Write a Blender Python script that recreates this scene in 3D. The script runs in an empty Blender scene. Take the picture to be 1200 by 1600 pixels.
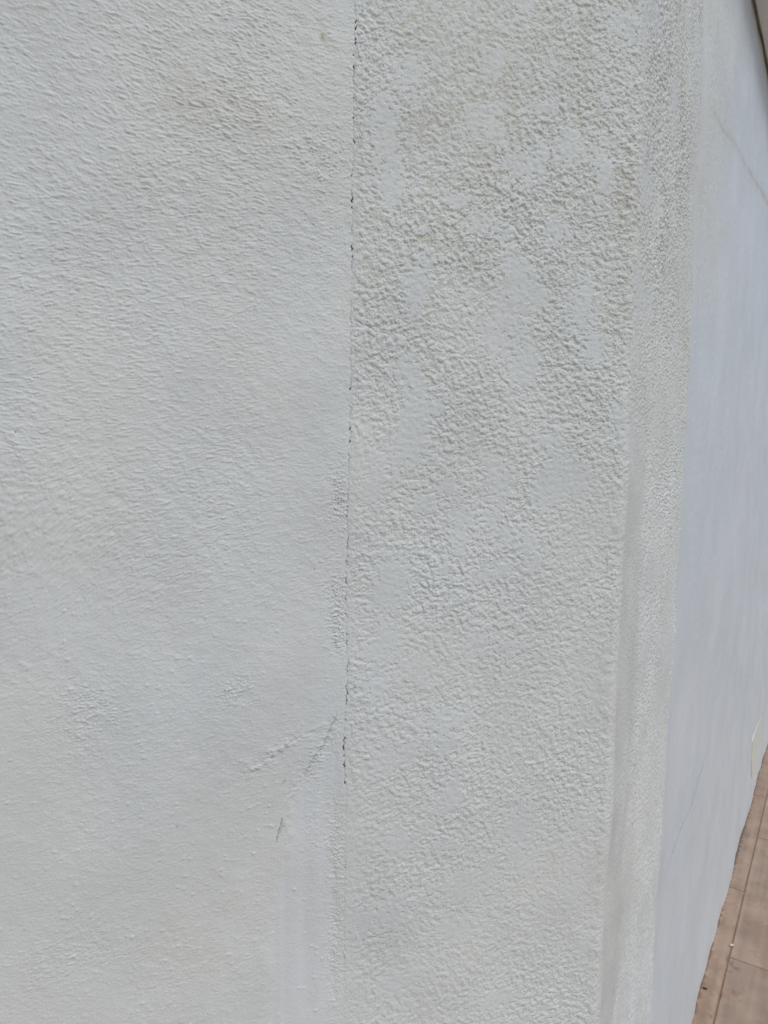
import bpy, math, numpy as np
from mathutils import Vector, Matrix

scene = bpy.context.scene
R = math.radians

# ------------------------------------------------------------------ camera
CAM_H, PITCH, ROLL = 1.4, R(-5.3), R(0.9)
cd = bpy.data.cameras.new('camera')
cd.sensor_fit = 'VERTICAL'; cd.sensor_height = 36.0; cd.lens = 26.0
cd.clip_start = 0.02; cd.clip_end = 5000
cam = bpy.data.objects.new('camera', cd); scene.collection.objects.link(cam)
cp, sp, cr, sr = math.cos(PITCH), math.sin(PITCH), math.cos(ROLL), math.sin(ROLL)
fw = Vector((0, cp, sp)); up0 = Vector((0, -sp, cp)); rt0 = Vector((1, 0, 0))
rt = cr*rt0 + sr*up0; up = -sr*rt0 + cr*up0
m = Matrix((rt, up, -fw)).transposed().to_4x4(); m.translation = (0, 0, CAM_H)
cam.matrix_world = m
scene.camera = cam

# ------------------------------------------------------------------ light
SUN_EL, SUN_AZ = R(51), R(139)          # azimuth clockwise from +Y
w = bpy.data.worlds.new('World'); scene.world = w; w.use_nodes = True
nt = w.node_tree; nt.nodes.clear()
sky = nt.nodes.new('ShaderNodeTexSky'); sky.sky_type = 'NISHITA'; sky.sun_disc = False
sky.sun_elevation = SUN_EL; sky.sun_rotation = SUN_AZ
sky.air_density = 1.0; sky.dust_density = 1.6; sky.ozone_density = 1.0
bg = nt.nodes.new('ShaderNodeBackground'); bg.inputs[1].default_value = 0.08
wo = nt.nodes.new('ShaderNodeOutputWorld')
nt.links.new(sky.outputs[0], bg.inputs[0]); nt.links.new(bg.outputs[0], wo.inputs[0])
sl = bpy.data.lights.new('sun', 'SUN'); sl.energy = 1.0; sl.angle = R(30); sl.color = (1.0, 0.985, 0.965)
so = bpy.data.objects.new('sun', sl); scene.collection.objects.link(so)
sv = Vector((math.sin(SUN_AZ)*math.cos(SUN_EL), math.cos(SUN_AZ)*math.cos(SUN_EL), math.sin(SUN_EL)))
so.rotation_euler = sv.to_track_quat('Z', 'Y').to_euler(); so.location = sv*20

scene.view_settings.view_transform = 'Standard'; scene.view_settings.look = 'None'
scene.view_settings.gamma = 1; scene.view_settings.exposure = 0.21

# ------------------------------------------------------------------ helpers
def link(o, parent=None):
    scene.collection.objects.link(o)
    if parent: o.parent = parent
    return o

def mesh_obj(name, verts, quads, mat, parent=None, cols=None, smooth=True):
    me = bpy.data.meshes.new(name)
    verts = np.asarray(verts, dtype=np.float32); quads = np.asarray(quads, dtype=np.int32)
    n = quads.shape[1]
    me.vertices.add(len(verts)); me.vertices.foreach_set('co', verts.ravel())
    me.loops.add(quads.size); me.loops.foreach_set('vertex_index', quads.ravel())
    me.polygons.add(len(quads)); me.polygons.foreach_set('loop_start', np.arange(0, quads.size, n, dtype=np.int32))
    try: me.polygons.foreach_set('loop_total', np.full(len(quads), n, dtype=np.int32))
    except Exception: pass
    me.update(calc_edges=True)
    me.polygons.foreach_set('use_smooth', np.full(len(quads), smooth, dtype=bool))
    if cols is not None:
        a = me.color_attributes.new('paint', 'FLOAT_COLOR', 'POINT')
        c = np.ones((len(verts), 4), dtype=np.float32); c[:, :3] = cols
        a.data.foreach_set('color', c.ravel())
    me.materials.append(mat)
    return link(bpy.data.objects.new(name, me), parent)

def grid_faces(nu, nz):
    i = np.arange(nu*nz).reshape(nz, nu)
    return np.stack([i[:-1, :-1], i[:-1, 1:], i[1:, 1:], i[1:, :-1]], -1).reshape(-1, 4)

def poly_prism(name, pts, z0, z1, mat, parent=None):
    n = len(pts); v = [(x, y, z0) for x, y in pts] + [(x, y, z1) for x, y in pts]
    f = [tuple(range(n))[::-1], tuple(range(n, 2*n))] + [(i, (i+1) % n, n+(i+1) % n, n+i) for i in range(n)]
    me = bpy.data.meshes.new(name); me.from_pydata(v, [], f); me.update(); me.materials.append(mat)
    return link(bpy.data.objects.new(name, me), parent)

def sstep(a, b, x):
    t = np.clip((x-a)/(b-a), 0, 1); return t*t*(3-2*t)

def lerp(a, b, t): return a+(b-a)*t

# ---- periodic band-passed noise on a fine lattice, sampled bilinearly
PITCH_L = .0008
NU, NZ = 1680, 2240
KU = np.fft.fftfreq(NU, PITCH_L)[None, :]; KZ = np.fft.rfftfreq(NZ, PITCH_L)[:, None]
KU2 = np.fft.rfftfreq(NU, PITCH_L)[None, :]; KZ2 = np.fft.fftfreq(NZ, PITCH_L)[:, None]
class Noise:
    """wavelengths lu, lz in metres; octave-wide band; rms 1"""
    def __init__(s, seed, lu, lz, bw=.45, low=False):
        rng = np.random.default_rng(seed)
        F = np.fft.rfft2(rng.standard_normal((NZ, NU)))
        k = np.sqrt((KU2*lu)**2+(KZ2*lz)**2)+1e-9
        g = np.exp(-(k*1.2)**2) if low else np.exp(-(np.log(k)/bw)**2/2)
        a = np.fft.irfft2(F*g, s=(NZ, NU)); a -= a.mean(); s.a = (a/a.std()).astype(np.float32)
    def __call__(s, u, z):
        x = (u/PITCH_L) % NU; y = (z/PITCH_L) % NZ
        x0 = np.floor(x).astype(int); y0 = np.floor(y).astype(int); fx = x-x0; fy = y-y0
        x0 %= NU; y0 %= NZ; x1 = (x0+1) % NU; y1 = (y0+1) % NZ; a = s.a
        return (a[y0, x0]*(1-fx)+a[y0, x1]*fx)*(1-fy)+(a[y1, x0]*(1-fx)+a[y1, x1]*fx)*fy

class Crumbs(Noise):
    """overlapping thrown-on grains: the highest of many small tilted domes"""
    def __init__(s, seed, n, r0, r1, el=1.25, tm=.35, ts=.7):
        rng = np.random.default_rng(seed); a = np.zeros((NZ, NU), np.float32)
        cu = rng.uniform(0, NU, n); cz = rng.uniform(0, NZ, n); rr = r0*(r1/r0)**(rng.random(n)**1.6); th = rng.normal(tm, ts, n)
        ee = rng.uniform(1.0, el*1.3, n); hh = rr*rng.uniform(.55, 1.1, n); tx = rng.normal(0, .25, n); tz = rng.normal(0, .25, n)
        K = int(r1*1.6/PITCH_L)+2; g = np.arange(-K, K+1)
        for i in range(n):
            iu, iz = int(cu[i]), int(cz[i]); du = (g+iu-cu[i])[None, :]; dz = (g+iz-cz[i])[:, None]; R_ = rr[i]/PITCH_L
            c, s_ = math.cos(th[i]), math.sin(th[i])
            x = (du*c+dz*s_)/(R_*ee[i]); y = (-du*s_+dz*c)/R_*ee[i]**.5
            q = x*x+y*y
            b = (hh[i]*(np.sqrt(np.clip(1.05-q, 0, None))*(1+tx[i]*x+tz[i]*y))).astype(np.float32)
            ix = (g+iu) % NU; iy = (g+iz) % NZ; sl_ = np.ix_(iy, ix); a[sl_] = np.maximum(a[sl_], b)
        s.a = ((a-a.mean())/a.std()).astype(np.float32)

def dist_poly(u, z, pts):
    """distance to a polyline and parameter 0..1 along it"""
    d = np.full(u.shape, 9.); t = np.zeros(u.shape); n = len(pts)-1
    for i in range(n):
        (a, b), (c, e_) = pts[i], pts[i+1]; L2 = (c-a)**2+(e_-b)**2+1e-12
        s = np.clip(((u-a)*(c-a)+(z-b)*(e_-b))/L2, 0, 1)
        dd = np.hypot(u-a-s*(c-a), z-b-s*(e_-b)); k = dd < d
        d = np.where(k, dd, d); t = np.where(k, (i+s)/n, t)
    return d, t

def coords(lo, hi, a, b, fine, grow=1.12, cap=.012):
    """fine spacing inside a..b, growing outside"""
    c = list(np.arange(a, b+1e-9, fine)); c[-1] = b
    x, s = a, fine
    L = []
    while x > lo: s = min(s*grow, cap); x -= s; L.append(max(x, lo))
    x, s = b, fine; Rr = []
    while x < hi: s = min(s*grow, cap); x += s; Rr.append(min(x, hi))
    return np.array(L[::-1]+c+Rr)

# ------------------------------------------------------------------ plan of the wall
CX, CY = 0.30274, 0.94134                       # the outside corner
A1, A2 = R(71.0), R(31.9)
E1 = np.array([math.sin(A1), math.cos(A1)]); E2 = np.array([math.sin(A2), math.cos(A2)])
N1 = np.array([E1[1], -E1[0]]); N2 = np.array([E2[1], -E2[0]])
FR = .022
FT = FR*math.tan((A1-A2)/2)                     # tangent length of the rounded corner
FA = FR*(A1-A2)                                 # its arc length
def plan(u):
    """point and outward normal on the wall line at signed length u from the corner"""
    u = np.asarray(u, dtype=float); P = np.zeros(u.shape+(2,)); N = np.zeros(u.shape+(2,))
    h = FA/2
    base1 = np.array([CX, CY])-E1*FT; base2 = np.array([CX, CY])+E2*FT
    k = u < -h; P[k] = base1+E1*(u[k]+h)[..., None]; N[k] = N1
    k = u > h; P[k] = base2+E2*(u[k]-h)[..., None]; N[k] = N2
    k = (u >= -h) & (u <= h)
    ctr = base1-N1*FR
    ang = (u[k]+h)/FR
    az = A1-ang
    n = np.stack([np.cos(az), -np.sin(az)], -1)
    P[k] = ctr+n*FR; N[k] = n
    return P, N

CEIL = 2.392; TOP = 2.46; BOT = -.012

# ------------------------------------------------------------------ materials
def nodes(name):
    mt = bpy.data.materials.new(name); mt.use_nodes = True; t = mt.node_tree; t.nodes.clear()
    o = t.nodes.new('ShaderNodeOutputMaterial'); b = t.nodes.new('ShaderNodeBsdfPrincipled')
    t.links.new(b.outputs[0], o.inputs[0]); return mt, t, b

def plaster(name, bump=.25, scale=700, rough=.62, spec=.3, mott=.05):
    mt, t, b = nodes(name); N_, L = t.nodes.new, t.links.new
    at = N_('ShaderNodeAttribute'); at.attribute_name = 'paint'
    tc = N_('ShaderNodeTexCoord')
    n1 = N_('ShaderNodeTexNoise'); n1.inputs['Scale'].default_value = 9; n1.inputs['Detail'].default_value = 6
    n1.inputs['Roughness'].default_value = .6
    r = N_('ShaderNodeMapRange'); r.inputs[1].default_value = .3; r.inputs[2].default_value = .7
    r.inputs[3].default_value = 1-mott; r.inputs[4].default_value = 1+mott
    mx = N_('ShaderNodeVectorMath'); mx.operation = 'SCALE'
    L(tc.outputs['Object'], n1.inputs['Vector']); L(n1.outputs[0], r.inputs[0])
    L(at.outputs['Color'], mx.inputs[0]); L(r.outputs[0], mx.inputs['Scale']); L(mx.outputs[0], b.inputs['Base Color'])
    n2 = N_('ShaderNodeTexNoise'); n2.inputs['Scale'].default_value = scale; n2.inputs['Detail'].default_value = 3
    L(tc.outputs['Object'], n2.inputs['Vector'])
    bp = N_('ShaderNodeBump'); bp.inputs['Strength'].default_value = bump; bp.inputs['Distance'].default_value = .0006
    L(n2.outputs[0], bp.inputs['Height']); L(bp.outputs[0], b.inputs['Normal'])
    b.inputs['Roughness'].default_value = rough; b.inputs['Specular IOR Level'].default_value = spec
    return mt

M_fine = plaster('brushed_white_plaster', .7, 520)
M_rough = plaster('rough_white_render', .6, 500)
M_smooth = plaster('smooth_cool_white_render', .25, 160, .55, .35, .04)
M_ceil = plaster('soffit_paint', .2, 90, .8, .2, .06)
M_tile = plaster('brown_floor_tile', .2, 300, .5, .4, .07)
M_bit = plaster('chip_paint', .2, 900, .6, .3, .05)

def plain(name, col, rough=.8, sc=40, var=.2):
    mt, t, b = nodes(name); N_, L = t.nodes.new, t.links.new
    tc = N_('ShaderNodeTexCoord'); n = N_('ShaderNodeTexNoise'); n.inputs['Scale'].default_value = sc; n.inputs['Detail'].default_value = 8
    c = N_('ShaderNodeValToRGB'); c.color_ramp.elements[0].position = .3; c.color_ramp.elements[1].position = .7
    c.color_ramp.elements[0].color = tuple(x*(1-var) for x in col)+(1,); c.color_ramp.elements[1].color = tuple(x*(1+var) for x in col)+(1,)
    L(tc.outputs['Object'], n.inputs['Vector']); L(n.outputs[0], c.inputs[0]); L(c.outputs[0], b.inputs['Base Color'])
    b.inputs['Roughness'].default_value = rough; return mt
M_core = plain('block_masonry', (.32, .30, .27), .9, 14)
M_slab = plain('painted_slab', (.84, .83, .79), .8, 6, .04)
M_ground = plain('pale_bounce_concrete', (.46, .44, .40), .9, 1.5, .15)
M_crack = plain('crack_dirt', (.12, .11, .09), .95, 90, .5)
M_mud = plain('dark_mud', (.07, .045, .03), .9, 500, .4)

# ------------------------------------------------------------------ noise fields
nA = Noise(1, .0064, .0052, .38)     # roughcast grain
nB = Noise(2, .0030, .0025, .35)
nC = Noise(3, .013, .010, .45)
nF = Noise(4, .0190, .0022, .42)     # brush drag
nK = Crumbs(40, 210000, .0011, .0036)
nD = Crumbs(42, 230000, .0008, .0019, 2.4, 0, .22)
nW = Noise(41, .0045, .0042, .8)
nG = Noise(5, .0034, .0018, .4)
nS = Noise(6, .0130, .0050, .35)     # grain on the return
nM = Noise(7, .030, .026, .5)
nL = Noise(8, .13, .16, low=True)
nL2 = Noise(9, .22, .30, low=True)
nL3 = Noise(10, .06, .07, low=True)
nV = Noise(11, .02, .5, low=True)    # vertical drag marks

CRACK = [(-.3605, 2.5), (-.3608, 1.8635), (-.3602, 1.8446), (-.3615, 1.7801), (-.3608, 1.7216), (-.3622, 1.6586), (-.3607, 1.6017), (-.3619, 1.5198), (-.3611, 1.4506), (-.3614, 1.3943), (-.3633, 1.3374), (-.3621, 1.2869), (-.3635, 1.2139), (-.3616, 1.1768), (-.3617, 1.1148), (-.3648, 1.0507), (-.3619, 1.0028), (-.3608, .9012), (-.3594, .7077), (-.3600, -.1)]
_cz = np.array([p[1] for p in CRACK])[::-1]; _cu = np.array([p[0] for p in CRACK])[::-1]
def crack_u(z): return np.interp(z, _cz, _cu)+.0005*nM(z*0+.3, z*1.7)+.00025*nA(z*0+.1, z*2)
DOTS = [(1.8423, .003), (1.8357, .005), (1.8247, .0018), (1.8205, .003), (1.8082, .0015), (1.796, .004), (1.765, .0015), (1.7449, .002), (1.721, .0036), (1.6852, .0015), (1.660, .0065), (1.652, .002), (1.6099, .007), (1.601, .002), (1.4590, .003), (1.4155, .0035), (1.4013, .0028), (1.3865, .002), (1.3287, .0022), (1.318, .0035), (1.2673, .0026), (1.2433, .003), (1.1831, .0022), (1.1131, .0028), (1.106, .002), (1.0607, .005), (1.0507, .007), (1.041, .002), (1.030, .005), (1.009, .0034), (.9044, .0022), (.79, .0018)]

PATCH = [(-0.327,1.736,.018,.045),(-0.319,1.687,.019,.035),(-0.299,1.797,.016,.024),(-0.219,1.764,.019,.014),(-0.192,1.752,.018,.012),(-0.154,1.719,.027,.021),(-0.138,1.79,.018,.009),(-0.05,1.725,.014,.042),(-0.183,1.837,.021,.01),(-0.134,1.739,.015,.013),(-0.208,1.654,.023,.015),(-0.238,1.673,.017,.009),(-0.109,1.655,.016,.017),(-0.161,1.599,.017,.017),(-0.129,1.578,.012,.014),(-0.185,1.524,.022,.022),(-0.067,1.569,.020,.039),(-0.052,1.52,.014,.02),(-0.242,1.351,.015,.013),(-0.268,1.331,.018,.013),(-0.222,1.315,.023,.015),(-0.226,1.285,.013,.021),(-0.185,1.31,.015,.012),(-0.164,1.294,.017,.011),(-0.132,1.282,.02,.017),(-0.128,1.256,.014,.01),(-0.191,1.242,.017,.009),(-0.169,1.248,.017,.01),(-0.245,1.251,.01,.009),(-0.282,1.386,.017,.01),(-0.199,1.387,.008,.007),(-0.334,1.351,.015,.019),(-0.306,1.248,.022,.025),(-0.316,1.166,.019,.037),(-0.325,1.121,.02,.019),(-0.132,.918,.029,.031),(-0.2,.853,.042,.027),(-0.135,.872,.018,.015),(-0.054,.813,.018,.024),(-0.304,.834,.033,.026),(-0.233,.908,.013,.009),(-0.219,.798,.032,.016),(-0.298,.926,.023,.021),(-0.023,.736,.016,.015),(-0.234,1.069,.034,.017),(-0.242,1.042,.03,.014),(-0.151,1.153,.021,.011),(-0.294,.741,.033,.016),(-0.153,.69,.033,.012),(-0.26,1.44,.016,.009),(-0.107,1.405,.018,.008),
 (.174,1.451,.035,.032),(.304,.985,.043,.043),(.364,1.059,.04,.029),(.176,.952,.031,.039),(.185,1.208,.035,.025),(.033,1.399,.02,.025),(.03,1.127,.027,.051),(.03,.987,.026,.052),(.03,.853,.026,.052),(.10,1.715,.029,.026),(.18,1.885,.033,.054)]
_rg = np.random.default_rng(5)
for _ in range(150):                         # more trowelled spots outside the close part
    pu, pz = _rg.uniform(-.34, .38), _rg.choice([_rg.uniform(.02, .66), _rg.uniform(1.9, 2.35)])
    PATCH.append((pu, pz, _rg.uniform(.01, .035), _rg.uniform(.01, .03)))

# base colours of the paint and the dirt
WHITE = np.array([.742, .760, .716]); COOL = np.array([.724, .756, .736]); CREAM = np.array([.63, .625, .535])
SM = np.array([.690, .742, .762]); DIRT = np.array([.045, .04, .03])
def mixc(c, col, t): return c+(np.asarray(col)-c)*np.clip(t, 0, 1)[..., None]

def rough_height(u, z):
    """height in metres, patch mask, relief 0..1"""
    uw = u+.0008*nM(u, z); zw = z+.0008*nM(u+.4, z+.3)
    grain = .75*nK(uw, zw)+.50*nW(u, z)+.36*nC(u+.3, z)+.28*nB(u, z+.2)
    amp = 1+.22*nL(u, z)+.12*sstep(1.2, 1.6, z)
    low = 1-.18*sstep(1.05, .75, z)                      # calmer towards the foot
    hr = .00076*amp*low*np.tanh(.62*grain)*1.35
    d = np.full(u.shape, -9.)
    for a, b, c, e_ in PATCH:
        k = (np.abs(u-a) < 2.4*c) & (np.abs(z-b) < 2.4*e_)
        if k.any():
            q = 1-np.hypot((u[k]-a)/c, (z[k]-b)/e_); d[k] = np.maximum(d[k], q)
    p = sstep(-.09, .11, d-.02+.34*nC(u, z+.4)+.22*nA(u+.2, z+.6)+.16*nM(u+.1, z))*.95
    extra = sstep(1.25, 1.6, nL3(u+.5, z+.1)+.35*nC(u, z))*.8
    p = np.maximum(p, extra)
    flat = .00030+.00006*nB(u+.4, z)+.00012*nC(u, z+.9)
    return lerp(hr, flat+.10*hr, p), p, grain

def strip_height(u, z):
    g = .7*nS(u, z)+.6*nK(u*.6, z)+.45*nB(u*.5, z)+.3*nC(u*.6, z+.7)
    amp = 1+.25*nL(u+.3, z+.2)
    hs = .00098*amp*np.tanh(.7*g)
    return hs, g

def undul(u, z): return .0016*nL2(u, z)+.0006*nL(u+.2, z+.7)+.0002*nL3(u, z)

# ------------------------------------------------------------------ the house wall
wall = bpy.data.objects.new('house', None); link(wall)
wall.location = (CX, CY, 0)
wall['label'] = 'white rendered house seen close up where its wall turns a corner above brown floor tiles'
wall['category'] = 'house'

def build_surface(name, us, zs, hfun, mat, label, left_on_crack=0):
    U, Z = np.meshgrid(us, zs)
    if left_on_crack:
        ck = crack_u(Z)
        fall = np.exp(-np.abs(U-(-.361))/.05)
        U = U+(ck+.361)*fall
    H, col = hfun(U, Z)
    P, N = plan(U)
    V = np.empty(U.shape+(3,)); V[..., 0] = P[..., 0]+N[..., 0]*H-CX; V[..., 1] = P[..., 1]+N[..., 1]*H-CY; V[..., 2] = Z
    f = grid_faces(len(us), len(zs))
    o = mesh_obj(name, V.reshape(-1, 3), f, mat, wall, col.reshape(-1, 3))
    o['label'] = label
    return o

def crack_effect(U, Z, H, col):
    """groove and dirt of the vertical joint crack"""
    x = U-crack_u(Z)
    on = np.zeros(Z.shape); _ = 0
    zc = Z[:, 0]; a = np.zeros(len(zc)); b = np.full(len(zc), .00042)
    for z0, hl in DOTS:
        k = np.exp(-((zc-z0)/(hl*.45))**4); a = np.maximum(a, k*(1 if (z0 > 1.4 or 1.0 < z0 < 1.07) else .5)); b = b+.00022*k
    hair = sstep(-.2, .9, nM(zc*0+.77, zc)+.5*nA(zc*0+.2, zc))*.42*np.where(zc < 1.34, 1.25, .8)*lerp(.12, 1, sstep(.96, 1.04, zc))
    t = np.maximum(a, hair)[:, None]; b = b[:, None]
    off = .0005*nA(Z*0+.5, Z)
    g = np.exp(-((x-off)/b)**2)
    H = H-.0022*t*g-.00035*np.exp(-(x/.0016)**2)*lerp(.1, 1, sstep(.9, 1.02, Z))
    col = mixc(col, DIRT, np.clip(a[:, None]*g*1.25, 0, .97)+(hair[:, None])*g*.9)
    return H, col

RIDGES = [([(-.4261, 1.0657), (-.4477, 1.0498), (-.4796, 1.0304)], .0008, .0036, .25),
          ([(-.3706, 1.0953), (-.389, 1.056), (-.4148, 1.0216), (-.4367, .9909)], -.0011, .0034, .30),
          ([(-.372, 1.086), (-.425, 1.066), (-.455, 1.055)], .0006, .0035, .12)]
def fine_field(U, Z):
    # drag direction: arcs of the float, falling to the right high up, rising lower down
    slope = lerp(-.16, .03, sstep(1.80, 1.48, Z)); slope = slope+.20*sstep(1.45, 1.2, Z)+.03*nL(U+.4, Z)
    slope = slope+.30*sstep(1.42, 1.2, Z)*sstep(-.56, -.70, U)
    warp = Z-slope*(U+.52)
    drag = .62*nF(U+.002*nM(U, Z), warp)+.40*nG(U, warp)+1.0*nD(U+.001*nM(U, Z), warp)
    iso = .35*nA(U*1.5, Z*1.6+.3)+.5*nB(U, Z)+.9*nD(U, Z+.3)
    dirw = sstep(-.38, -.50, U)*sstep(1.12, 1.3, Z)
    amp = lerp(.62, 1.0, sstep(1.0, 1.42, Z))*(1+.15*nL(U, Z+.2))
    amp = amp*lerp(1, 1.25, sstep(1.55, 1.75, Z)*sstep(-.62, -.45, U))
    amp = amp*lerp(1, .80, sstep(.02, .0, np.abs(U+.372)))
    amp = np.clip(amp, .25, 2)
    H = .000235*amp*lerp(iso, drag, .25+.75*dirw)
    H = H+.00013*nM(U, Z)*amp
    H0f = H.copy()
    H = H+undul(U, Z)
    # calm plaster lower left with scattered grit
    rng = np.random.default_rng(21)
    n = 1500; gu = rng.uniform(-.78, -.37, n); gz = rng.uniform(.55, 1.32, n)
    cl = np.sin(gu*31+1)*np.sin(gz*23+2)
    for a, b, c in zip(gu, gz, cl):
        if c < -.25 and rng.random() < .8: continue
        s = rng.uniform(.0009, .0020); hh = rng.uniform(.0002, .0008)*s/.0015
        i0, i1 = np.searchsorted(Z[:, 0], [b-.006, b+.006]); j0, j1 = np.searchsorted(U[0], [a-.007, a+.007])
        if i1 <= i0 or j1 <= j0: continue
        uu, zz = U[i0:i1, j0:j1], Z[i0:i1, j0:j1]
        H[i0:i1, j0:j1] += hh*np.exp(-(((uu-a)/s)**2+((zz-b)/(s*.8))**2))
    # pitted rough spots
    for a, b, r1, r2, s in [(-.4897, 1.1294, .018, .012, 1.0), (-.372, 1.34, .011, .030, 1.1), (-.3745, 1.222, .012, .040, 1.0), (-.371, 1.18, .010, .02, .9), (-.395, .965, .018, .06, .4), (-.373, .93, .010, .05, .8), (-.372, .80, .012, .07, .7), (-.64, 1.12, .03, .03, .5), (-.66, .86, .05, .03, .4), (-.47, 1.75, .03, .02, .5), (-.40, 1.70, .03, .03, .6)]:
        k = np.exp(-((U-a)/r1)**2-((Z-b)/r2)**2)
        H = H+k*s*(.00045*iso+.00025*nB(U+.3, Z))
    for pts, hh, wd, _ in RIDGES:
        d, t = dist_poly(U, Z, pts)
        H = H+hh*np.exp(-(d/wd)**2)*(.55+.5*nM(U, Z)+.35*nC(U, Z))*sstep(0, .1, t)*sstep(1.0, .9, t)
    ragged = np.exp(-((U+.395)/.028)**2-((Z-1.045-(U+.395)*1.1)/.016)**2)+.8*np.exp(-((U+.452)/.03)**2-((Z-1.050-(U+.452)*.7)/.009)**2)
    H = H+ragged*(.00040*iso+.00020*nC(U, Z))
    # broad trowelled band running down from the crack, slightly sunk
    ub = -.3745+.004*nL3(U, Z)+.002*nM(U, Z)-.004*sstep(.8, .7, Z)
    lt = -.366-.058*sstep(1.10, 1.0, Z)-.16*np.clip(1.0-Z, 0, 1)**1.15+.003*nL3(U, Z)+.0012*nM(U+.1, Z)
    band = sstep(-.009, .009, U-lt)*sstep(1.11, 1.07, Z)*sstep(.004, -.006, U-ub)
    H = H-H0f*.55*band
    H = H+.0007*np.exp(-((U-lt+.003)/.003)**2)*sstep(1.10, 1.05, Z)*sstep(.9, 1.0, Z)*(.6+.5*nM(U, Z))
    H = H-.0011*band+.00022*band*nV(U*1.5, Z)
    # long diagonal trowel sweep lower left
    d, t = dist_poly(U, Z, [(-.74, .80), (-.66, .93), (-.55, 1.02)])
    H = H+.0010*np.exp(-(d/.03)**2)
    # colour
    col = np.broadcast_to(WHITE, U.shape+(3,)).copy()
    col = mixc(col, [.755, .79, .785], .7*band)
    col = mixc(col, COOL, .35+.25*nL(U+.7, Z)-.5*band+.3*sstep(-.45, -.37, U)*sstep(1.7, 1.4, Z))
    st = np.zeros(U.shape)
    for a, b, r1, r2, s in [(-.465, 1.700, .16, .10, .26), (-.53, 1.75, .16, .09, .26), (-.62, 1.77, .09, .05, .3), (-.40, 1.83, .06, .05, .3), (-.50, 1.62, .05, .06, .35), (-.52, .85, .08, .05, .25), (-.365, .93, .012, .08, .5)]:
        st = np.maximum(st, s*np.exp(-((U-a)/r1)**2-((Z-b)/r2)**2))
    drt = sstep(.1, 1.3, -drag*.6-iso*.4+.8*nL3(U, Z))
    col = mixc(col, [.60, .56, .44], st*(.18+.75*drt))
    k = np.exp(-((U+.3961)/.0022)**2-((Z-1.8208)/.0030)**2)+.7*np.exp(-((U+.3953)/.0035)**2-((Z-1.8185)/.0013)**2)
    col = mixc(col, [.42, .36, .22], .8*k)
    for a, b, s in [(-.4477, 1.0498, .0008), (-.6957, 1.4054, .0008), (-.55, .985, .0006), (-.6, .78, .0006), (-.462, 1.62, .0006), (-.40, 1.26, .0006)]:
        col = mixc(col, DIRT, .95*np.exp(-((U-a)**2+(Z-b)**2)/s**2))
    for pts, wd, s in [([(-.4355, .9775), (-.4372, .970), (-.4405, .9600), (-.442, .950)], .0007, .75), ([(-.4335, .968), (-.4395, .964)], .0005, .45), ([(-.434, .972), (-.439, .959)], .0012, .35),
                       ([(-.4261, 1.0665), (-.436, 1.060)], .0008, .4), ([(-.4325, 1.022), (-.437, 1.0155)], .0008, .5),
                       ([(-.374, 1.09), (-.389, 1.056), (-.398, 1.047), (-.408, 1.030)], .0014, .45)]:
        d, t = dist_poly(U, Z, pts)
        br = sstep(-.6, .6, nA(U+.3, Z)+.4*nB(U, Z))
        col = mixc(col, [.16, .15, .13], s*np.exp(-(d/wd)**2)*(.35+.65*br))
    # dark grit in the pits beside the crack
    k = np.exp(-((U+.3725)/.009)**2)*(np.exp(-((Z-1.345)/.02)**2)+np.exp(-((Z-1.215)/.045)**2)+.4*np.exp(-((Z-.98)/.05)**2))
    col = mixc(col, [.25, .24, .22], k*.75*sstep(.9, 1.8, nB(U+.1, Z)+.5*nA(U, Z)))
    return crack_effect(U, Z, H, col)

def rough_colour(U, Z, p, grain, amt=1.0):
    col = np.broadcast_to(WHITE, U.shape+(3,)).copy()
    col = mixc(col, COOL, .25+.45*p+.2*nL(U, Z)+.5*np.exp(-((U+.335)/.035)**2)*sstep(1.5, 1.1, Z))
    zone = lerp(.34, 1.0, sstep(1.35, 1.65, Z))*(1+.20*nL(U+.6, Z+.3))
    zone = zone+.55*np.exp(-((U+.02)/.03)**2)*sstep(1.2, 1.6, Z)+.35*np.exp(-((U+.318)/.02)**2)*sstep(1.05, .9, Z)
    low = sstep(.1, 1.5, -grain+.22*nL3(U, Z))           # bare render the roller missed
    return mixc(col, CREAM, np.clip(amt*zone*(.10+.85*low)*(1-.6*p), 0, .95))

def rough_field(U, Z):
    h, p, g = rough_height(U, Z)
    edge = sstep(-.361, lerp(-.322, -.352, sstep(.92, 1.04, Z)), U)
    H = undul(U, Z)+edge*(.0004+h)+(1-edge)*h*.5+.0007*sstep(-.03, 0, U)
    d, t = dist_poly(U, Z, [(-.3609, 1.1147), (-.348, 1.1218), (-.3249, 1.1325), (-.3156, 1.1431)])
    H = H-.0010*np.exp(-(d/.0022)**2)*np.clip(.5+.6*nC(U+.1, Z), 0, 1.2)
    # grain gathers into a bead along the outside corner
    cn = np.exp(-((U+.010)/.010)**2)
    H = H+cn*.0004*(1+.8*nM(U, Z))*sstep(0, -.004, U)
    col = rough_colour(U, Z, p, g)
    col = mixc(col, [.35, .34, .31], .4*np.exp(-(d/.0013)**2)*np.clip(.4+.6*nA(U, Z), 0, 1))
    return crack_effect(U, Z, H, col)

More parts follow.
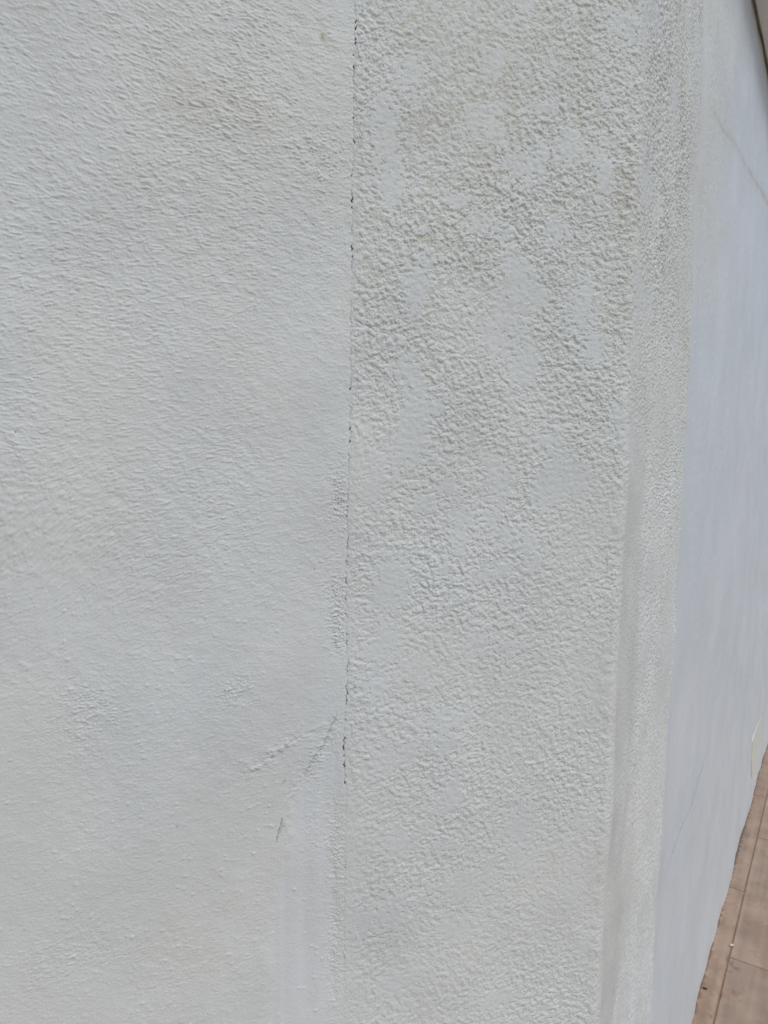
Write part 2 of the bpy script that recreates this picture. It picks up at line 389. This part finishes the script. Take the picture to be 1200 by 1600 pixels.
def corner_field(U, Z):
    h, p, g = rough_height(U, Z)
    hs, gs = strip_height(U, Z)
    edge = np.interp(Z, [.0, .33, .53, .72, .89, 1.0, 1.17, 1.29, 1.40, 1.72, 1.92, 2.4], [.40, .40, .385, .385, .395, .415, .412, .405, .403, .385, .376, .37])
    hs = lerp(hs, hs*.25, p)
    wgt = sstep(.0, .03, U)
    H0 = lerp(h, hs, wgt)
    me = sstep(1.55, 1.35, Z)*sstep(.135+.015*nL3(U, Z), .095, U)*sstep(.004, .018, U)    # smoothed vertical band past the corner
    H0 = H0*(1-.52*me)*lerp(1.0, 1, sstep(.7, 1.1, Z))
    fade = sstep(edge+.006, edge-.004, U+.003*nM(U, Z))       # top: the grain thins out, below: a clean lip
    thin = sstep(1.45, 1.75, Z)*sstep(.26, .39, U)
    H = undul(U, Z)+H0*fade*(1-.5*thin)+.0011*fade
    # (dies to the plain wall plane at the far side)
    col = rough_colour(U, Z, p, lerp(g, gs, wgt), .75)
    col = mixc(col, [.60, .605, .575], me*(.45+.12*nL3(U, Z)))
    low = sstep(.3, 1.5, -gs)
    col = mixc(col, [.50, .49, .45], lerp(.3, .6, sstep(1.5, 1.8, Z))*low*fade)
    col = mixc(col, SM*.98, (1-fade)*.9*sstep(1.85, 1.55, Z))
    d = np.abs(U-edge-.002)
    lip = sstep(.4, 1.3, nM(U*0+.4, Z)+.2)*np.exp(-(d/.0022)**2)*sstep(1.45, 1.3, Z)*sstep(.8, 1.1, Z)
    col = mixc(col, [.25, .24, .23], lip*.35)
    return H, col

def smooth_field(U, Z):
    rp = sstep(.43, .52, U)
    H = undul(U, Z)+rp*.00007*(nS(U*.7, Z*.7)+nB(U*.5, Z*.8))+rp*(.0009*nL(U*.6, Z*.5)+.00015*nV(U*.25, Z)+.00012*nM(U*.5, Z))
    gr = sstep(.78, .42, U)*sstep(1.2, 1.8, Z)+.35*sstep(.50, .42, U)+.4*sstep(1.9, 2.1, Z)
    s = nS(U*.8, Z)+.5*nB(U*.5, Z)
    H = H+.00060*s*np.clip(gr, 0, 1)*sstep(.43, .44, U)*(.5+.5*sstep(-.5, 1, nL3(U*.5, Z)))
    col = np.broadcast_to(SM, U.shape+(3,)).copy()
    col = mixc(col, [.72, .755, .775], .25+.35*nL(U*.4, Z*.6)+.05*nV(U*.2+.02*nL(U,Z), Z*.8))
    col = mixc(col, [.55, .55, .50], .45*np.clip(gr, 0, 1)*sstep(.4, 1.8, -s+.5*nL3(U, Z))*sstep(1.6, 2, Z))
    topk = sstep(.95, .43, U)*sstep(1.55, 1.85, Z)
    col = mixc(col, WHITE*.99, np.clip(topk*(.8+.25*s), 0, 1))
    col = mixc(col, CREAM, topk*.6*sstep(.3, 1.6, -s+.4*nL3(U, Z)))
    # diagonal brown run mark high up
    pts = [(.487, 1.988), (.64, 2.007), (.815, 2.040), (.9825, 2.057), (1.151, 2.0764), (1.336, 2.0936), (1.514, 2.112), (1.9, 2.15)]
    d, t = dist_poly(U*1.0, Z, pts)
    k = np.exp(-(d/.013)**2)*.30+np.exp(-(d/.0055)**2)*.45*sstep(-.4, .8, nM(U*.4, Z)+.4*nS(U*.6, Z))
    col = mixc(col, [.52, .43, .31], k*lerp(.35, 1.05, t))
    H = H-.0008*np.exp(-(d/.004)**2)
    # brown staining below the soffit gap, with the soffit's shade painted in
    q = CEIL-Z
    stain_shade = np.exp(-q/.07)*(.75+.25*nL3(U*.5, Z))+.5*np.exp(-q/.012)
    col = mixc(col, [.40, .36, .28], stain_shade*.55)
    # fine streaks
    for pts, wd, s in [([(1.40, 1.85), (1.34, 1.60), (1.33, 1.50)], .004, .10), ([(1.18, 1.535), (1.13, 1.40), (1.127, 1.24)], .003, .10),
                       ([(1.9, 1.5), (1.88, 1.2), (1.92, .9)], .012, .08), ([(1.02, 1.09), (.99, .8)], .01, .06), ([(2.0854, .3062), (2.1358, .1561), (2.16, .05)], .004, .25)]:
        d, t = dist_poly(U, Z, pts); col = mixc(col, [.35, .35, .33], s*np.exp(-(d/wd)**2))
    # warmer, darker tone towards the foot
    col = mixc(col, [.60, .56, .48], .30*np.exp(-Z/.022)*(1+.3*nL3(U, Z)))
    H = H+.0010*np.exp(-np.clip(Z, 0, 1)/.012)*(1+.14*nL3(U*.3, Z*0+.2)+.16*nM(U*.35, Z*0+.6))
    return H, col

c0 = -.361
us_fine = np.concatenate([coords(-2.6, -.377, -.80, -.377, .00085, 1.10, .03)[:-1], np.arange(-.377, c0-.0001, .00042)]); us_fine = np.append(us_fine, c0)
us_rough = np.concatenate([np.arange(c0, -.352, .00042), np.arange(-.3515, -.0005, .00082), [0.0]])
us_corner = np.concatenate([np.arange(0, .03, .0012), np.arange(.03, .4299, .0017), [.43]])
us_smooth = coords(.43, 3.6, .43, 2.7, .0042, 1.1, .03)
zs_f = coords(BOT, TOP, .63, 1.95, .00082, 1.05, .008)
zs_c = coords(BOT, TOP, .40, 2.10, .0011, 1.05, .008)
zs_s = np.unique(np.concatenate([np.arange(BOT, .12, .0022), np.arange(.12, TOP, .0034), [TOP]]))

build_surface('fine_plaster', us_fine, zs_f, fine_field, M_fine, 'finely brushed white plaster left of the vertical crack', 1)
build_surface('rough_render', us_rough, zs_f, rough_field, M_rough, 'coarse grainy white render between the crack and the corner', 1)
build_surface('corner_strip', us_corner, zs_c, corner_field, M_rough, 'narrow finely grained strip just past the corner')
build_surface('smooth_render', us_smooth, zs_s, smooth_field, M_smooth, 'smooth bluish white render receding to the right')

# masonry behind the render
def offs(u, d):
    P, N = plan(np.array([float(u)])); return P[0]-N[0]*d-np.array([CX, CY])
pts = [offs(-2.6, .012), offs(-.03, .012), offs(.03, .012), offs(3.6, .012), offs(3.6, .2), offs(.03, .2)+0*N1, offs(-2.6, .2)]
o = poly_prism('masonry_core', [tuple(p) for p in pts], -.01, 2.455, M_core, wall)

# hairline crack low on the smooth face: a shallow open seam, darker inside
def seam(name, pts, wd, label):
    pts = np.array(pts); L = np.concatenate([[0], np.cumsum(np.hypot(*np.diff(pts, axis=0).T))])
    s = np.linspace(0, L[-1], 260); uu = np.interp(s, L, pts[:, 0]); zz = np.interp(s, L, pts[:, 1])
    uu = uu+.004*nL3(uu+.2, zz)+.0015*nM(uu, zz); zz = zz+.0015*nM(uu+.5, zz)
    t = s/L[-1]; h = wd*np.sin(np.pi*np.clip(t, .01, .99))**.5*(.6+.4*np.abs(nM(uu, zz+.3)))
    du, dz = np.gradient(uu), np.gradient(zz); q = np.hypot(du, dz)
    V = []
    for sgn in (-1, 1):
        a = uu-sgn*dz/q*h; b = zz+sgn*du/q*h
        P, N = plan(a); Hh, _ = smooth_field(a[None, :], b[None, :]); Hh = Hh[0]+.00035
        V.append(np.stack([P[:, 0]+N[:, 0]*Hh-CX, P[:, 1]+N[:, 1]*Hh-CY, b], -1))
    V = np.concatenate(V); n = len(s)
    f = [(i, i+1, n+i+1, n+i) for i in range(n-1)]
    o = mesh_obj(name, V, f, M_crack, wall); o['label'] = label; return o
M_crack2 = plain('hairline_crack_dirt', (.46, .46, .45), .95, 90, .3)
o = seam('hairline_crack', [(.9062, .6925), (.8228, .6683), (.735, .640), (.6692, .6314), (.5662, .6214), (.50, .612), (.4484, .5847), (.4352, .544)], .0007, 'thin curved grey crack low on the smooth render')
o.data.materials[0] = M_crack2

# lifted flake of cream paint near the foot of the smooth face
FL = [(2.43, .285), (2.30, .300), (2.173, .305), (2.10, .306), (2.085, .30), (2.10, .22), (2.125, .16), (2.16, .125), (2.2, .105), (2.27, .099), (2.34, .11), (2.40, .135), (2.44, .19), (2.45, .24)]
n = len(FL); cu, cz = 2.27, .21
V = []; F = []
rings = [(1.0, .0006), (.985, .0032), (.8, .0042), (.4, .0038)]
for s, h in rings:
    for i, (a, b) in enumerate(FL):
        uu, zz = cu+(a-cu)*s, cz+(b-cz)*s
        P, N = plan(np.array([uu])); hh = h+(.002 if (a < 2.2 and s > .7 and h > .002) else 0)
        V.append((P[0, 0]+N[0, 0]*hh-CX, P[0, 1]+N[0, 1]*hh-CY, zz))
P, N = plan(np.array([cu])); V.append((P[0, 0]+N[0, 0]*.004-CX, P[0, 1]+N[0, 1]*.004-CY, cz))
me = bpy.data.meshes.new('paint_flake')
F = [(r*n+i, r*n+(i+1) % n, (r+1)*n+(i+1) % n, (r+1)*n+i) for r in range(len(rings)-1) for i in range(n)]
F += [(3*n+i, 3*n+(i+1) % n, 4*n) for i in range(n)]
me.from_pydata(V, [], F); me.update(); me.materials.append(plain('cream_flake_paint', (.74, .75, .67), .6, 30, .06))
fl = link(bpy.data.objects.new('paint_flake', me), wall); fl['label'] = 'lifted cream paint flake low on the smooth render'

# ------------------------------------------------------------------ soffit, slab
def pl(u, d):                                   # d metres out from the wall face
    P, N = plan(np.array([float(u)])); return tuple(P[0]+N[0]*d)
OUT = .09
cj = tuple(np.array([CX, CY])+(N1+N2)/(1+N1@N2)*OUT); cg = tuple(np.array([CX, CY])+(N1+N2)/(1+N1@N2)*0.006)
ce = poly_prism('soffit', [pl(-2.8, 0.006), cg, pl(3.8, 0.006), pl(3.8, OUT), cj, pl(-2.8, OUT)], CEIL, CEIL+.02, M_slab)
ce.parent = wall; ce.location = (-CX, -CY, 0); ce['label'] = 'grey painted underside of the roof overhang'
rf = poly_prism('roof', [pl(-2.9, -2.0), pl(3.9, -2.2), pl(3.9, OUT+.03), tuple(np.array([CX, CY])+(N1+N2)/(1+N1@N2)*(OUT+.03)), pl(-2.9, OUT+.03)], 2.462, 2.66, M_slab)
rf.parent = wall; rf.location = (-CX, -CY, 0); rf['label'] = 'flat roof slab over the wall'

# ------------------------------------------------------------------ tiled floor
rows = [.05+.182*k for k in range(-16, 24)]; LEN = .752
def joints(k):                                  # joint offset of the row that starts at rows[k]; row 15 is the cut strip at the wall
    if k == 15: return 1.551
    if k == 16: return 1.190
    return 1.190+((k*37) % 10)*.075
al = [np.arange(-3.4, 4.2, .08), np.arange(.7, 3.0, .0045)]
for k in range(len(rows)):
    j = joints(k) % LEN
    jj = np.arange(-3.6+j % LEN, 4.3, LEN)
    for dlt in (-.0030, -.0016, 0, .0016, .0030): al.append(jj+dlt)
al = np.unique(np.round(np.concatenate(al), 4))
pe = [np.arange(-2.8, 4.2, .06), np.arange(-.004, .30, .0016)]
for r_ in rows:
    for dlt in (-.0034, -.0018, 0, .0018, .0034): pe.append(np.array([r_+dlt]))
pe = np.unique(np.round(np.concatenate(pe), 4))
A_, Pp = np.meshgrid(al, pe)
ridx = np.searchsorted(np.array(rows), pe)-1
dr = np.min(np.abs(pe[:, None]-np.array(rows)[None, :]), axis=1)[:, None]*np.ones_like(A_)
dj = np.empty_like(A_)
for i, k in enumerate(ridx):
    q = (al-joints(int(k))) % LEN; dj[i] = np.minimum(q, LEN-q)
    # the row left of the first grout line is the cut strip
# rows index: pe<.05 -> strip (15), .05.. -> 16
wob = .0004*nM(A_, Pp)
g = np.maximum(sstep(.0034, .0014, dr+wob), sstep(.0030, .0012, dj+wob))
Hf = -.0016*g+.00015*nL3(A_*.5, Pp)
tid = (ridx[:, None]*7.13+np.floor((A_-np.array([joints(int(k)) for k in ridx])[:, None])/LEN)*3.77)
rnd = (np.sin(tid*12.9898)*43758.5453) % 1
T1 = np.array([.495, .355, .255]); T2 = np.array([.42, .315, .24]); G = np.array([.24, .14, .09])
col = T1+(T2-T1)*rnd[..., None]
col = mixc(col, [.48, .34, .245], .6*(Pp < .05))
grain = nV(Pp*.9+rnd*.7, A_*.55)+.5*Noise(31, .012, .25, low=True)(Pp+rnd, A_)
col = col*(1+.055*grain[..., None]+.05*nL3(A_, Pp)[..., None])
col = mixc(col, G, g*(.78+.15*nM(A_, Pp)))
# dirt along the foot of the wall, smears and spots
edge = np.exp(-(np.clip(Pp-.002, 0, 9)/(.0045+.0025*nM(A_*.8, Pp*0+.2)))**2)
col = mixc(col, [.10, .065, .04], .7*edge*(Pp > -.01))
col = mixc(col, [.33, .18, .12], .3*sstep(.3, 1.6, nL3(A_+.2, Pp+.5)+.5*nM(A_, Pp)))
def px_spot(a, p, ra, rp, c, s):
    global col
    k = np.exp(-((A_-a)/ra)**2-((Pp-p)/rp)**2); col = mixc(col, c, s*k*(.7+.3*nB(A_, Pp)))
for a, p, ra, rp, c, s in [(1.165, .059, .010, .004, [.07, .045, .03], .7), (1.150, .072, .007, .010, [.09, .06, .04], .65), (1.128, .060, .004, .008, [.09, .06, .04], .5),
                           (1.05, .078, .006, .004, [.08, .05, .035], .6), (1.05, .090, .004, .002, [.1, .07, .04], .5), (.93, .040, .005, .003, [.07, .05, .03], .6), (1.02, .052, .014, .005, [.09, .05, .03], .6),
                           (1.93, .018, .04, .010, [.13, .08, .055], .55), (1.84, .022, .05, .015, [.15, .12, .10], .5), (1.35, .015, .02, .004, [.1, .06, .04], .4), (1.18, .047, .02, .004, [.1, .055, .035], .6),
                           (.99, .12, .012, .003, [.5, .36, .26], .3), (1.0, .065, .002, .0012, [.6, .5, .4], .7), (1.31, .036, .003, .0012, [.6, .5, .4], .6)]:
    px_spot(a, p, ra, rp, c, s)
X = CX+E2[0]*A_+N2[0]*Pp; Y = CY+E2[1]*A_+N2[1]*Pp
fl_ = mesh_obj('floor', np.stack([X, Y, Hf], -1).reshape(-1, 3), grid_faces(len(al), len(pe))[:, ::-1], M_tile, None, col.reshape(-1, 3))
fl_['kind'] = 'structure'; fl_['label'] = 'brown plank tiled terrace floor with dark grout'

gs = 900.0
gr_ = mesh_obj('ground', [(-gs, -gs, -.03), (gs, -gs, -.03), (gs, gs, -.03), (-gs, gs, -.03)], [(0, 1, 2, 3)], M_ground, None, None, False)  # unseen ground, made pale to bounce light up under the soffit
gr_['kind'] = 'structure'; gr_['label'] = 'unseen ground around the terrace, kept pale to bounce light'

# ------------------------------------------------------------------ loose bits on the floor
def lump(name, along, perp, size, col, mat, label, cat, seed, flat=.5):
    rng = np.random.default_rng(seed); V = []; F = []; nr, ns = 7, 12
    x0 = CX+E2[0]*along+N2[0]*perp; y0 = CY+E2[1]*along+N2[1]*perp
    ph = rng.uniform(0, 6, 4)
    for i in range(nr+1):
        th = math.pi*i/nr
        for j in range(ns):
            a = 2*math.pi*j/ns
            r_ = size*(1+.28*math.sin(2*a+ph[0])+.22*math.sin(3*a+ph[1]+th)+.12*math.sin(5*a+ph[2]*th))
            V.append((r_*math.sin(th)*math.cos(a), r_*math.sin(th)*math.sin(a), size*flat*(1-math.cos(th))*(1+.2*math.sin(a+ph[3]))))
    for i in range(nr):
        for j in range(ns): F.append((i*ns+j, i*ns+(j+1) % ns, (i+1)*ns+(j+1) % ns, (i+1)*ns+j))
    o = mesh_obj(name, V, F, mat); o.location = (x0, y0, -.0004)
    o['label'] = label; o['category'] = cat; return o
M_chip = plain('white_paint_chip', (.74, .68, .60), .6, 300, .1)
lump('paint_chip', 1.244, 0.050, .0058, None, M_chip, 'small white paint chip lying on the long brown grout line', 'paint chip', 3, .55)
lump('mud_crumb', 1.023, 0.0135, .0044, None, M_mud, 'dark round mud crumb on the narrow tile beside the wall', 'crumb', 8, .45)
print('verts', sum(len(o.data.vertices) for o in scene.objects if o.type == 'MESH'))
